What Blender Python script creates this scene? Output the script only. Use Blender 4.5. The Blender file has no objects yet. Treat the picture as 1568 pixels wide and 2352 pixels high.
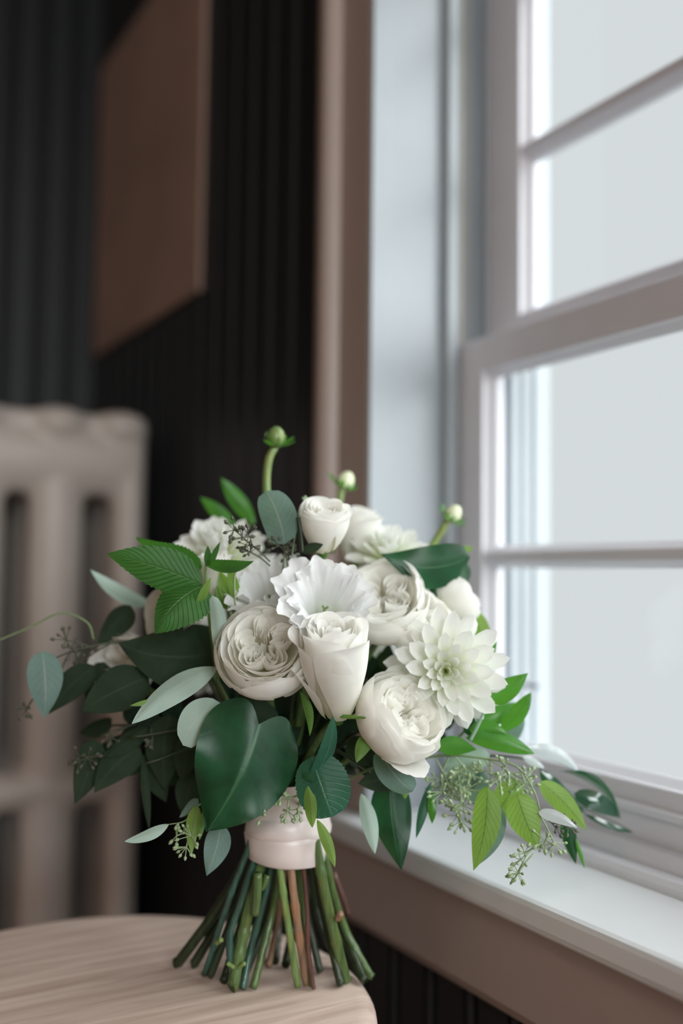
import bpy, bmesh, math, random
from mathutils import Vector, Matrix
from math import sin, cos, pi, radians, sqrt, atan2
random.seed(7)
scene = bpy.context.scene
COL = scene.collection

# ---------------------------------------------------------------- camera
FPX = 2287.0                       # focal length in pixels of the 1568 x 2352 frame
YAW, PITCH, ROLL = radians(30.2), radians(3.6), 0.012
CAM = Vector((0, 0, 0.80))
FW = Vector((sin(YAW)*cos(PITCH), cos(YAW)*cos(PITCH), sin(PITCH)))
_r = Vector((cos(YAW), -sin(YAW), 0)); _u = _r.cross(FW)
RT = _r*cos(ROLL) + _u*sin(ROLL); UP = -_r*sin(ROLL) + _u*cos(ROLL)
cd = bpy.data.cameras.new('camera'); cam = bpy.data.objects.new('camera', cd); COL.objects.link(cam)
cd.sensor_fit = 'VERTICAL'; cd.sensor_height = 36.0; cd.lens = 36.0*FPX/2352
cam.matrix_world = Matrix(((RT.x, UP.x, -FW.x, CAM.x), (RT.y, UP.y, -FW.y, CAM.y), (RT.z, UP.z, -FW.z, CAM.z), (0, 0, 0, 1)))
cd.clip_start = 0.01; cd.clip_end = 200
cd.dof.use_dof = True; cd.dof.focus_distance = 0.70; cd.dof.aperture_fstop = 1.6
scene.camera = cam

# ---------------------------------------------------------------- daylight, added fill lamps, exposure
w = bpy.data.worlds.new('overcast_sky'); scene.world = w; w.use_nodes = True
bg = w.node_tree.nodes['Background']
bg.inputs[0].default_value = (0.71, 0.75, 0.762, 1); bg.inputs[1].default_value = 1.0
def sunlamp(name, direction, strength, angle, color):
    l = bpy.data.lights.new(name, 'SUN'); l.energy = strength; l.angle = radians(angle); l.color = color
    o = bpy.data.objects.new(name, l); COL.objects.link(o)
    o.rotation_euler = Vector(direction).to_track_quat('-Z', 'Y').to_euler(); o.location = (6, -2, 6)
    return o
sunlamp('hazy_sun', (-0.80, 0.72, -0.68), 6.6, 75, (0.95, 0.99, 1.0))
la = bpy.data.lights.new('warm_fill_lamp', 'AREA'); la.shape = 'DISK'; la.size = 0.5; la.energy = 5.0; la.color = (1.0, 0.72, 0.58)
lo = bpy.data.objects.new('warm_fill_lamp', la); COL.objects.link(lo); lo.location = (-0.9, -0.6, 2.35)  # unseen warm lamp added at the ceiling as fill
ld = bpy.data.lights.new('front_fill_light', 'AREA'); ld.shape = 'RECTANGLE'; ld.size = 1.5; ld.size_y = 1.5; ld.energy = 78.0; ld.color = (0.94, 0.98, 1.0)
do = bpy.data.objects.new('front_fill_light', ld); COL.objects.link(do); do.location = (-.15, -2.95, 1.55); do.rotation_euler = (radians(90-8), 0, radians(0))   # unseen fill lamp added outside the front wall behind the viewer
scene.view_settings.view_transform = 'Standard'; scene.view_settings.look = 'None'
scene.view_settings.exposure = 0.0; scene.view_settings.gamma = 1.0
scene.view_settings.use_curve_mapping = False
scene.cycles.max_bounces = 20; scene.cycles.diffuse_bounces = 12; scene.cycles.transmission_bounces = 12; scene.cycles.transparent_max_bounces = 16

# ---------------------------------------------------------------- helpers
def P(px, py, d):                  # a point seen at a pixel, d metres away along the view axis
    return CAM + (FW + RT*((px-784)/FPX) + UP*((1176-py)/FPX))*d
def V(a, b, c):                    # a direction: right, up, towards the viewer
    return (RT*a + UP*b - FW*c).normalized()
def Z(z): return z + CAM.z
def on_plane(px, py, axis, val):
    d = FW + RT*((px-784)/FPX) + UP*((1176-py)/FPX)
    return CAM + d*((val-CAM[axis])/d[axis])

def link(name, me, mat=None, parent=None, loc=None):
    o = bpy.data.objects.new(name, me); COL.objects.link(o)
    if mat is not None and not me.materials: me.materials.append(mat)
    if parent is not None: o.parent = parent
    if loc is not None: o.location = loc
    return o
def tag(o, label=None, cat=None, group=None, kind=None):
    if label: o['label'] = label
    if cat: o['category'] = cat
    if group: o['group'] = group
    if kind: o['kind'] = kind
    return o
def empty(name, loc):
    o = bpy.data.objects.new(name, None); COL.objects.link(o); o.location = loc; o.empty_display_size = .02
    return o

class MB:
    """collects faces for one mesh"""
    def __init__(s): s.v = []; s.f = []; s.uv = None
    def box(s, a, b):
        n = len(s.v); (x0, y0, z0), (x1, y1, z1) = a, b
        s.v += [(x0,y0,z0),(x1,y0,z0),(x1,y1,z0),(x0,y1,z0),(x0,y0,z1),(x1,y0,z1),(x1,y1,z1),(x0,y1,z1)]
        s.f += [tuple(n+i for i in q) for q in ((0,3,2,1),(4,5,6,7),(0,1,5,4),(1,2,6,5),(2,3,7,6),(3,0,4,7))]
        return s
    def extrude(s, prof, axis, a, b):
        """closed profile of 2D points swept along an axis (0,1,2); 2D = the other two axes in order"""
        n = len(s.v); k = len(prof)
        for t in (a, b):
            for p, q in prof:
                c = [p, q]; c.insert(axis, t); s.v.append(tuple(c))
        for i in range(k):
            j = (i+1) % k; s.f.append((n+i, n+j, n+k+j, n+k+i))
        s.f.append(tuple(n+i for i in reversed(range(k)))); s.f.append(tuple(n+k+i for i in range(k)))
        return s
    def tube(s, pts, rad, sides=8, cap=True):
        pts = [Vector(p) for p in pts]; m = len(pts)
        if not hasattr(rad, '__len__'): rad = [rad]*m
        n0 = len(s.v); nrm = None
        for i, p in enumerate(pts):
            t = (pts[min(i+1, m-1)] - pts[max(i-1, 0)]).normalized()
            if nrm is None:
                nrm = t.cross(Vector((0.3, 0.5, 0.81))).normalized()
            else:
                nrm = (nrm - t*nrm.dot(t)).normalized()
            b = t.cross(nrm)
            for k in range(sides):
                a = 2*pi*k/sides
                s.v.append(tuple(p + (nrm*cos(a) + b*sin(a))*rad[i]))
        for i in range(m-1):
            for k in range(sides):
                a = n0+i*sides+k; b_ = n0+i*sides+(k+1) % sides
                s.f.append((a, b_, b_+sides, a+sides))
        if cap:
            s.f.append(tuple(n0+k for k in reversed(range(sides))))
            s.f.append(tuple(n0+(m-1)*sides+k for k in range(sides)))
        return s
    def lathe(s, prof, center, axis=Vector((0,0,1)), sides=24):
        axis = axis.normalized(); e1 = axis.orthogonal().normalized(); e2 = axis.cross(e1); n0 = len(s.v)
        for r, z in prof:
            for k in range(sides):
                a = 2*pi*k/sides; s.v.append(tuple(center + axis*z + (e1*cos(a)+e2*sin(a))*r))
        for i in range(len(prof)-1):
            for k in range(sides):
                a = n0+i*sides+k; b = n0+i*sides+(k+1) % sides
                s.f.append((a, b, b+sides, a+sides))
        return s
    def build(s, name, mat, parent=None, origin=Vector((0,0,0)), smooth=True, bevel=0, rel=True):
        """world-space vertices; object origin at `origin`"""
        o_ = Vector(origin)
        me = bpy.data.meshes.new(name)
        me.from_pydata([tuple(Vector(v)-o_) for v in s.v], [], s.f); me.update()
        if smooth: me.polygons.foreach_set('use_smooth', [True]*len(me.polygons))
        base = parent_origin(parent) if parent is not None else Vector((0,0,0))
        ob = link(name, me, mat, parent, o_-base)
        if bevel:
            md = ob.modifiers.new('bevel', 'BEVEL'); md.width = bevel; md.segments = 3; md.limit_method = 'ANGLE'
            md.harden_normals = False
            me.polygons.foreach_set('use_smooth', [False]*len(me.polygons))
        return ob
def parent_origin(o):
    p = Vector((0,0,0))
    while o is not None:
        p = p + o.location; o = o.parent
    return p

def spline(pts, n=24):
    """Catmull-Rom through points"""
    pts = [Vector(p) for p in pts]
    if len(pts) == 2: return [pts[0].lerp(pts[1], i/n) for i in range(n+1)]
    q = [pts[0]*2-pts[1]] + pts + [pts[-1]*2-pts[-2]]
    out = []; seg = len(pts)-1; per = max(2, n//seg)
    for i in range(seg):
        a, b, c, d = q[i:i+4]
        for k in range(per):
            t = k/per
            out.append(0.5*((2*b)+(c-a)*t+(2*a-5*b+4*c-d)*t*t+(3*b-a-3*c+d)*t**3))
    out.append(pts[-1]); return out

# ---------------------------------------------------------------- materials
def newmat(name):
    m = bpy.data.materials.new(name); m.use_nodes = True
    nt = m.node_tree; bsdf = nt.nodes['Principled BSDF']
    return m, nt, bsdf
def N(nt, t, **kw):
    n = nt.nodes.new(t)
    for k, v in kw.items():
        if k.startswith('i_'): n.inputs[k[2:].replace('_', ' ')].default_value = v
        else: setattr(n, k, v)
    return n
def math_node(nt, op, a, b=None, c=None):
    n = nt.nodes.new('ShaderNodeMath'); n.operation = op
    for i, x in enumerate((a, b, c)):
        if x is None: continue
        if isinstance(x, (int, float)): n.inputs[i].default_value = x
        else: nt.links.new(x, n.inputs[i])
    return n.outputs[0]
def mixc(nt, fac, a, b):
    n = nt.nodes.new('ShaderNodeMix'); n.data_type = 'RGBA'
    for i, x in ((0, fac), (6, a), (7, b)):
        if isinstance(x, (int, float)): n.inputs[i].default_value = x
        elif isinstance(x, tuple): n.inputs[i].default_value = (*x, 1) if len(x) == 3 else x
        else: nt.links.new(x, n.inputs[i])
    return n.outputs[2]
def paint(name, col, rough=.45, var=.06, bump=.02, scale=30):
    m, nt, b = newmat(name)
    tc = N(nt, 'ShaderNodeTexCoord'); no = N(nt, 'ShaderNodeTexNoise'); no.inputs['Scale'].default_value = scale; no.inputs['Detail'].default_value = 4
    nt.links.new(tc.outputs['Object'], no.inputs['Vector'])
    c = mixc(nt, no.outputs[0], tuple(x*(1-var) for x in col), tuple(min(1, x*(1+var)) for x in col))
    nt.links.new(c, b.inputs['Base Color']); b.inputs['Roughness'].default_value = rough
    if bump:
        bu = N(nt, 'ShaderNodeBump'); bu.inputs['Strength'].default_value = bump; bu.inputs['Distance'].default_value = .01
        nt.links.new(no.outputs[0], bu.inputs['Height']); nt.links.new(bu.outputs[0], b.inputs['Normal'])
    return m
def organic(name, col, tcol, trans=.35, rough=.45, base=None, base_pow=3.0, vein=None, vein_n=9, vein_amt=.6, mid=None, streak=.06, bump=.15, spec=.5, coat=0, noise_scale=60, back=None):
    """thin leaf or petal: glossy surface plus light passing through; UV.x across, UV.y along"""
    m, nt, b = newmat(name)
    uv = N(nt, 'ShaderNodeUVMap'); sp = N(nt, 'ShaderNodeSeparateXYZ'); nt.links.new(uv.outputs[0], sp.inputs[0])
    tc = N(nt, 'ShaderNodeTexCoord'); no = N(nt, 'ShaderNodeTexNoise'); no.inputs['Scale'].default_value = noise_scale; no.inputs['Detail'].default_value = 5
    nt.links.new(tc.outputs['Object'], no.inputs['Vector'])
    fac = math_node(nt, 'MULTIPLY_ADD', no.outputs[0], 1.6, -.3)
    c = mixc(nt, fac, tuple(x*(1-streak*2.2) for x in col), tuple(min(1, x*(1+streak*2.2)) for x in col))
    t = mixc(nt, fac, tuple(x*(1-streak*2.2) for x in tcol), tuple(min(1, x*(1+streak*2.2)) for x in tcol))
    au = math_node(nt, 'ABSOLUTE', math_node(nt, 'MULTIPLY_ADD', sp.outputs[0], 2.0, -1.0))
    if base:
        fb = math_node(nt, 'POWER', math_node(nt, 'SUBTRACT', 1.0, sp.outputs[1]), base_pow)
        c = mixc(nt, fb, c, base); t = mixc(nt, fb, t, base)
    height = no.outputs[0]
    if vein:
        ph = math_node(nt, 'MULTIPLY', math_node(nt, 'SUBTRACT', sp.outputs[1], math_node(nt, 'MULTIPLY', au, .28)), vein_n)
        ph = math_node(nt, 'ADD', ph, math_node(nt, 'MULTIPLY', no.outputs[0], .35))
        fr = math_node(nt, 'ABSOLUTE', math_node(nt, 'SUBTRACT', math_node(nt, 'FRACT', ph), .5))
        ln = math_node(nt, 'SUBTRACT', 1.0, math_node(nt, 'MINIMUM', math_node(nt, 'MULTIPLY', fr, 9.0), 1.0))
        ln2 = math_node(nt, 'MULTIPLY', ln, vein_amt)
        c = mixc(nt, ln2, c, vein); t = mixc(nt, ln2, t, vein)
        md = math_node(nt, 'SUBTRACT', 1.0, math_node(nt, 'MINIMUM', math_node(nt, 'MULTIPLY', au, 18.0), 1.0))
        md = math_node(nt, 'MULTIPLY', md, .8)
        c = mixc(nt, md, c, mid or vein); t = mixc(nt, md, t, mid or vein)
        height = math_node(nt, 'SUBTRACT', math_node(nt, 'MULTIPLY', no.outputs[0], .5), math_node(nt, 'ADD', math_node(nt, 'MULTIPLY', ln2, 1.1), math_node(nt, 'MULTIPLY', md, .7)))
    if back:
        ge = N(nt, 'ShaderNodeNewGeometry'); c = mixc(nt, ge.outputs['Backfacing'], c, back)
    nt.links.new(c, b.inputs['Base Color']); b.inputs['Roughness'].default_value = rough
    b.inputs['Specular IOR Level'].default_value = spec; b.inputs['Coat Weight'].default_value = coat
    bu = N(nt, 'ShaderNodeBump'); bu.inputs['Strength'].default_value = bump; bu.inputs['Distance'].default_value = .002
    nt.links.new(height, bu.inputs['Height']); nt.links.new(bu.outputs[0], b.inputs['Normal'])
    tr = N(nt, 'ShaderNodeBsdfTranslucent'); nt.links.new(t, tr.inputs[0])
    mx = N(nt, 'ShaderNodeMixShader'); mx.inputs[0].default_value = trans
    nt.links.new(b.outputs[0], mx.inputs[1]); nt.links.new(tr.outputs[0], mx.inputs[2])
    nt.links.new(mx.outputs[0], nt.nodes['Material Output'].inputs[0])
    return m
def wood(name, c1, c2, angle):
    m, nt, b = newmat(name)
    tc = N(nt, 'ShaderNodeTexCoord'); mp = N(nt, 'ShaderNodeMapping')
    mp.inputs['Rotation'].default_value = (0, 0, angle); mp.inputs['Scale'].default_value = (2.2, 30, 30)
    nt.links.new(tc.outputs['Object'], mp.inputs[0])
    n1 = N(nt, 'ShaderNodeTexNoise'); n1.inputs['Scale'].default_value = 3.0; n1.inputs['Detail'].default_value = 7; n1.inputs['Distortion'].default_value = .6
    nt.links.new(mp.outputs[0], n1.inputs['Vector'])
    f = math_node(nt, 'MULTIPLY_ADD', n1.outputs[0], 3.0, -1.0)
    cr = N(nt, 'ShaderNodeClamp'); nt.links.new(f, cr.inputs[0])
    nt.links.new(mixc(nt, cr.outputs[0], c1, c2), b.inputs['Base Color']); b.inputs['Roughness'].default_value = .42
    bu = N(nt, 'ShaderNodeBump'); bu.inputs['Strength'].default_value = .12; bu.inputs['Distance'].default_value = .003
    nt.links.new(n1.outputs[0], bu.inputs['Height']); nt.links.new(bu.outputs[0], b.inputs['Normal'])
    return m

def stem_mat(name, col, rough=.32):
    m, nt, b = newmat(name)
    tc = N(nt, 'ShaderNodeTexCoord'); mp = N(nt, 'ShaderNodeMapping'); mp.inputs['Scale'].default_value = (420, 420, 22)
    nt.links.new(tc.outputs['Object'], mp.inputs[0])
    n1 = N(nt, 'ShaderNodeTexNoise'); n1.inputs['Scale'].default_value = 1.0; n1.inputs['Detail'].default_value = 4; nt.links.new(mp.outputs[0], n1.inputs['Vector'])
    n2 = N(nt, 'ShaderNodeTexNoise'); n2.inputs['Scale'].default_value = 55; nt.links.new(tc.outputs['Object'], n2.inputs['Vector'])
    c = mixc(nt, math_node(nt, 'MULTIPLY_ADD', n1.outputs[0], 2.4, -.7), tuple(x*.55 for x in col), tuple(min(1, x*1.35) for x in col))
    c = mixc(nt, math_node(nt, 'MULTIPLY_ADD', n2.outputs[0], 2.0, -.95), c, (col[0]*1.5, col[1]*1.0, col[2]*.7))
    nt.links.new(c, b.inputs['Base Color']); b.inputs['Roughness'].default_value = rough
    bu = N(nt, 'ShaderNodeBump'); bu.inputs['Strength'].default_value = .35; bu.inputs['Distance'].default_value = .001
    nt.links.new(n1.outputs[0], bu.inputs['Height']); nt.links.new(bu.outputs[0], b.inputs['Normal'])
    return m
M = {}
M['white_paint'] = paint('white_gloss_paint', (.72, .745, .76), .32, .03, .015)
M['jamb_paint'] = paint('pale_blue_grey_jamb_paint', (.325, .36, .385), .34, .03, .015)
M['outer_paint'] = paint('weathered_outer_paint', (.46, .50, .52), .5, .03, .015)
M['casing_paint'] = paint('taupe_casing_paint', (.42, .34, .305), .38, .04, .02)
M['sash_paint'] = paint('sash_paint', (.70, .70, .74), .35, .04, .02)
M['track'] = paint('track_metal', (.42, .40, .36), .3, .1, .02)
M['board_dark'] = paint('charcoal_board_paint', (.014, .0155, .017), .45, .15, .05)
M['board_dark'].node_tree.nodes['Principled BSDF'].inputs['Specular IOR Level'].default_value = .35
M['room'] = paint('brown_plaster', (.52, .37, .29), .8, .08, .05, 6)
M['ceiling'] = paint('ceiling_plaster', (.68, .58, .50), .9, .05, .03, 5)
M['floor'] = wood('brown_floorboards', (.16, .085, .05), (.25, .14, .085), 0)
M['picture'] = paint('brown_canvas', (.33, .225, .18), .75, .35, .05, 5)
M['iron'] = paint('radiator_enamel', (.50, .445, .40), .42, .06, .06, 12)
M['stool'] = wood('pale_stool_wood', (.56, .42, .345), (.80, .65, .56), radians(-38))
M['pin'] = paint('dull_metal', (.2, .21, .22), .4, .1, 0)

m, nt, b = newmat('window_glass')
tr = N(nt, 'ShaderNodeBsdfTransparent'); tr.inputs[0].default_value = (.985, .99, .99, 1)
gl = N(nt, 'ShaderNodeBsdfGlossy'); gl.inputs['Roughness'].default_value = .02
mx = N(nt, 'ShaderNodeMixShader'); mx.inputs[0].default_value = .02
nt.links.new(tr.outputs[0], mx.inputs[1]); nt.links.new(gl.outputs[0], mx.inputs[2]); nt.links.new(mx.outputs[0], nt.nodes['Material Output'].inputs[0])
M['glass'] = m

M['petal'] = organic('ivory_petal', (.93, .926, .90), (.95, .945, .90), .44, .55, base=(.88, .865, .70), base_pow=3.5, streak=.015, bump=.10, spec=.25, noise_scale=120)
M['petal_cool'] = organic('cool_white_petal', (.90, .91, .91), (.91, .92, .92), .36, .55, base=(.78, .84, .62), base_pow=4, streak=.012, bump=.10, spec=.25, noise_scale=120)
M['dahlia'] = organic('dahlia_petal', (.90, .91, .89), (.90, .92, .87), .34, .5, base=(.66, .76, .25), base_pow=2.6, streak=.015, bump=.12, spec=.25, noise_scale=150)
M['sepal'] = organic('green_sepal', (.13, .27, .06), (.25, .50, .08), .35, .5, streak=.1)
M['bud'] = paint('bud_petal', (.72, .78, .52), .5, .06, .02, 80)
M['euc'] = organic('eucalyptus_leaf', (.155, .255, .225), (.22, .40, .18), .28, .55, vein=(.34, .45, .38), vein_n=8, vein_amt=.18, mid=(.40, .44, .36), streak=.07, bump=.08, spec=.35)
M['euc_pale'] = organic('pale_eucalyptus_leaf', (.42, .57, .49), (.42, .62, .40), .25, .5, vein=(.42, .55, .48), vein_n=8, vein_amt=.2, mid=(.52, .62, .52), streak=.04, bump=.06, spec=.4)
M['euc_dark'] = organic('shaded_eucalyptus_leaf', (.030, .050, .030), (.06, .11, .03), .22, .8, vein=(.06, .09, .06), vein_n=8, vein_amt=.12, streak=.10, bump=.08, spec=.12)  # darker copy of the eucalyptus leaf, its shade put into the colour
M['lime'] = organic('young_lime_leaf', (.24, .40, .085), (.34, .60, .08), .50, .5, vein=(.08, .19, .045), vein_n=10, vein_amt=.55, mid=(.07, .17, .04), streak=.07, bump=.1)
M['mint'] = organic('mint_leaf', (.045, .165, .030), (.12, .40, .03), .33, .5, vein=(.035, .13, .025), vein_n=13, vein_amt=.7, mid=(.14, .30, .09), streak=.10, bump=.7, back=(.30, .46, .26))
M['lemon'] = organic('glossy_lemon_leaf', (.011, .062, .026), (.05, .22, .025), .20, .34, vein=(.03, .11, .05), vein_n=6, vein_amt=.10, mid=(.06, .17, .07), streak=.20, bump=.14, spec=.35)
M['rose_leaf'] = organic('rose_leaf', (.022, .105, .060), (.05, .24, .04), .22, .42, vein=(.05, .16, .10), vein_n=9, vein_amt=.35, mid=(.09, .22, .12), streak=.12, bump=.3, spec=.5, back=(.16, .30, .17))
M['ruscus'] = organic('ruscus_leaf', (.065, .25, .035), (.17, .50, .03), .36, .3, vein=(.05, .20, .04), vein_n=5, vein_amt=.15, mid=(.08, .28, .06), streak=.10, bump=.05, spec=.5)
M['gloss_dark'] = organic('glossy_dark_leaf', (.022, .085, .05), (.05, .2, .05), .15, .12, streak=.1, bump=.03, spec=.8, coat=.6)
M['sheen_white'] = organic('sheen_white_leaf', (.62, .69, .70), (.6, .68, .66), .3, .2, streak=.03, bump=.03, spec=.7, coat=.3)  # bright reflection on glossy leaves put into this pale colour
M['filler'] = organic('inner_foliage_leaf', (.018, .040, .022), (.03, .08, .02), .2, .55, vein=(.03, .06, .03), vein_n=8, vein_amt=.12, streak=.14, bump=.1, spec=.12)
M['stem_green'] = stem_mat('green_stem', (.085, .145, .045), .30)
M['stem_lime'] = stem_mat('light_green_stem', (.17, .27, .085), .3)
M['stem_teal'] = stem_mat('blue_green_stem', (.040, .100, .075), .22)
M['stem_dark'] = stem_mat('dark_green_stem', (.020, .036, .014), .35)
M['stem_brown'] = stem_mat('woody_stem', (.28, .17, .105), .45)
M['stem_red'] = stem_mat('reddish_stem', (.11, .05, .04), .35)
M['twig'] = paint('green_twig', (.20, .28, .13), .5, .2, .1, 90)
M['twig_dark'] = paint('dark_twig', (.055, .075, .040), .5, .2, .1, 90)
M['pod'] = paint('seed_pod', (.30, .40, .22), .5, .3, .1, 300)
M['pod_dark'] = paint('dark_seed_pod', (.085, .092, .060), .5, .3, .1, 300)
M['ribbon'] = paint('blush_satin', (.76, .67, .64), .30, .03, .02, 20)

# ---------------------------------------------------------------- the room
XW = 0.53             # room face of the window wall and its casing
YJ = 0.860            # far jamb of the window
YN = -0.46            # near jamb, behind the frame
YB = 1.87             # back wall
ZS = Z(-.24)          # top of the window stool
ZT = Z(.83)           # head of the window
XO = 0.76             # outside face of the wall
def struct(name, mb, mat, parent=None, origin=Vector((0,0,0)), **kw):
    o = mb.build(name, mat, parent, origin, **kw)
    if parent is None: o['kind'] = 'structure'
    return o
struct('floor', MB().box((-2.5, -2.6, -.1), (XO, YB+.1, 0)), M['floor'], smooth=False)
struct('ceiling', MB().box((-2.5, -2.6, 2.4), (XO, YB+.1, 2.5)), M['ceiling'], smooth=False)
struct('wall_left', MB().box((-2.6, -2.6, 0), (-2.5, YB+.1, 2.4)), M['room'], smooth=False)
mf = MB(); mf.box((-2.5, -2.7, 0), (-.9, -2.6, 2.4)); mf.box((.6, -2.7, 0), (XO, -2.6, 2.4)); mf.box((-.9, -2.7, 0), (.6, -2.6, .8)); mf.box((-.9, -2.7, 2.25), (.6, -2.6, 2.4))
struct('wall_front', mf, M['room'], smooth=False)
wb = struct('wall_back', MB().box((-2.5, YB, 0), (XO, YB+.1, 2.4)), M['board_dark'], smooth=False)
mb = MB()
xw = XW+.018
mb.box((xw, YJ+.03, 0), (XO, YB, 2.4)); mb.box((xw, YN-.03, 0), (XO, YJ+.03, ZS-.03)); mb.box((xw, YN-.03, ZT+.03), (XO, YJ+.03, 2.4))
Y2, Y3, Z2, Z3 = -2.1, -.86, ZS, ZT+.25
mb.box((xw, Y3, 0), (XO, YN-.03, 2.4)); mb.box((xw, -2.6, 0), (XO, Y2, 2.4)); mb.box((xw, Y2, 0), (XO, Y3, Z2)); mb.box((xw, Y2, Z3), (XO, Y3, 2.4))
wr = struct('wall_right', mb, M['board_dark'], smooth=False)

# tongue-and-groove boards: one bead-edged profile, one object for each board
def board_profile(wd, th):
    pts = [(0, 0), (0, th*.25), (.004, th*.25), (.005, th*.75)]
    for k in range(7):
        a = pi - pi*k/6; pts.append((.010+.0045*cos(a), th*.8+.0055*sin(a)))
    pts += [(.0155, th*.6), (.018, th), (wd-.002, th), (wd, th*.7), (wd, 0)]
    return pts
BW = .058
def boards(parent, spans, horizontal_axis, face):
    cache = {}
    for a, z0, z1 in spans:
        key = (round(z0, 3), round(z1, 3))
        if key not in cache:
            mbb = MB(); prof = board_profile(BW, .018)
            if horizontal_axis == 'y':    # on the window wall, standing proud towards -x
                mbb.extrude([(-t, s) for s, t in prof], 2, z0, z1)
            else:
                mbb.extrude([(s, -t) for s, t in prof], 2, z0, z1)
            me = bpy.data.meshes.new('board'); me.from_pydata(mbb.v, [], mbb.f); me.update(); me.materials.append(M['board_dark']); cache[key] = me
        loc = (face, a, 0) if horizontal_axis == 'y' else (a, face, 0)
        link('board', cache[key], None, parent, loc)
sp = []
y = .968
while y < YB-.01: sp.append((y, 0.0, 2.4)); y += BW
y = .968-BW
while y > -.15: sp.append((y, 0.0, Z(-.30))); y -= BW
boards(wr, sp, 'y', xw)
sp = []; x = xw-.018-BW
while x > -.5: sp.append((x, 0.0, 2.4)); x -= BW
boards(wb, sp, 'x', YB)

# window casing: flat board with a rounded back band at its outer edge
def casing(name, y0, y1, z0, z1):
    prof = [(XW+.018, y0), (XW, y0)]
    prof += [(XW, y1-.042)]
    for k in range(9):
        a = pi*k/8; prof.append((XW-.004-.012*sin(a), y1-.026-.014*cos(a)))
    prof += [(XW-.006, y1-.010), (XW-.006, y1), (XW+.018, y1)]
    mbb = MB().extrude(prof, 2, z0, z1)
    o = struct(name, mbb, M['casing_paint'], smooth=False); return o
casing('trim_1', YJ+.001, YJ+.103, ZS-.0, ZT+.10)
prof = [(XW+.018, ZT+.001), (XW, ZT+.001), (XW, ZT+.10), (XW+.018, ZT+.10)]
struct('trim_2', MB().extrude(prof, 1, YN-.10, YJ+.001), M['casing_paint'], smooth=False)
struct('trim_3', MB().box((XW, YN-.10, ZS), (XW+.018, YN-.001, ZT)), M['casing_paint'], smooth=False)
# apron under the stool with a small moulded lower edge
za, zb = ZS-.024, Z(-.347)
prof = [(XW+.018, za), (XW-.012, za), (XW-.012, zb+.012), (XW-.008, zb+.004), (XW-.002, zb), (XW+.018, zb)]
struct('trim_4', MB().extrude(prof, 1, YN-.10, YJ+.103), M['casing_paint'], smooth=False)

# window: jamb lining is the root, stool, tracks, sashes, muntins and panes hang under it
mb = MB()
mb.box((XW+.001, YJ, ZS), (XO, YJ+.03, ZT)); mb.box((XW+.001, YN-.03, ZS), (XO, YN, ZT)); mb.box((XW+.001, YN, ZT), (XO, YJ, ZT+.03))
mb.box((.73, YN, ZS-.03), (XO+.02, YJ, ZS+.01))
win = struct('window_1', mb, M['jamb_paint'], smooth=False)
nose = [(XW+.20, ZS), (XW+.20, ZS-.024), (.5085, ZS-.024), (.505, ZS-.021), (.504, ZS-.017), (.504, ZS-.005), (.5055, ZS-.0015), (.509, ZS)]
MB().extrude(nose, 1, YN-.12, YJ+.120).build('window_stool', M['white_paint'], win, smooth=False)
# interior stop, parting strips and spring track on the far jamb and near jamb
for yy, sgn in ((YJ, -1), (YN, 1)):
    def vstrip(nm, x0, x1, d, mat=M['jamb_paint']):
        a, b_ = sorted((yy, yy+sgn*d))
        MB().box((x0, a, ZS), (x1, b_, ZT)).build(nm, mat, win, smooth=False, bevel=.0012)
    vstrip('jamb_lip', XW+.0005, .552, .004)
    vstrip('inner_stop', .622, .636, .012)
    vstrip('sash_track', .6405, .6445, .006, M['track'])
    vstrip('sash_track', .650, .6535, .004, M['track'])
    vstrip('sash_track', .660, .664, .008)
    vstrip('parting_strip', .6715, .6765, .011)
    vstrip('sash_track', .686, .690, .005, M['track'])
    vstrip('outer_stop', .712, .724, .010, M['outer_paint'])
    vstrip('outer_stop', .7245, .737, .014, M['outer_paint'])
    vstrip('outer_stop', .7375, .759, .018, M['outer_paint'])
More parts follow.
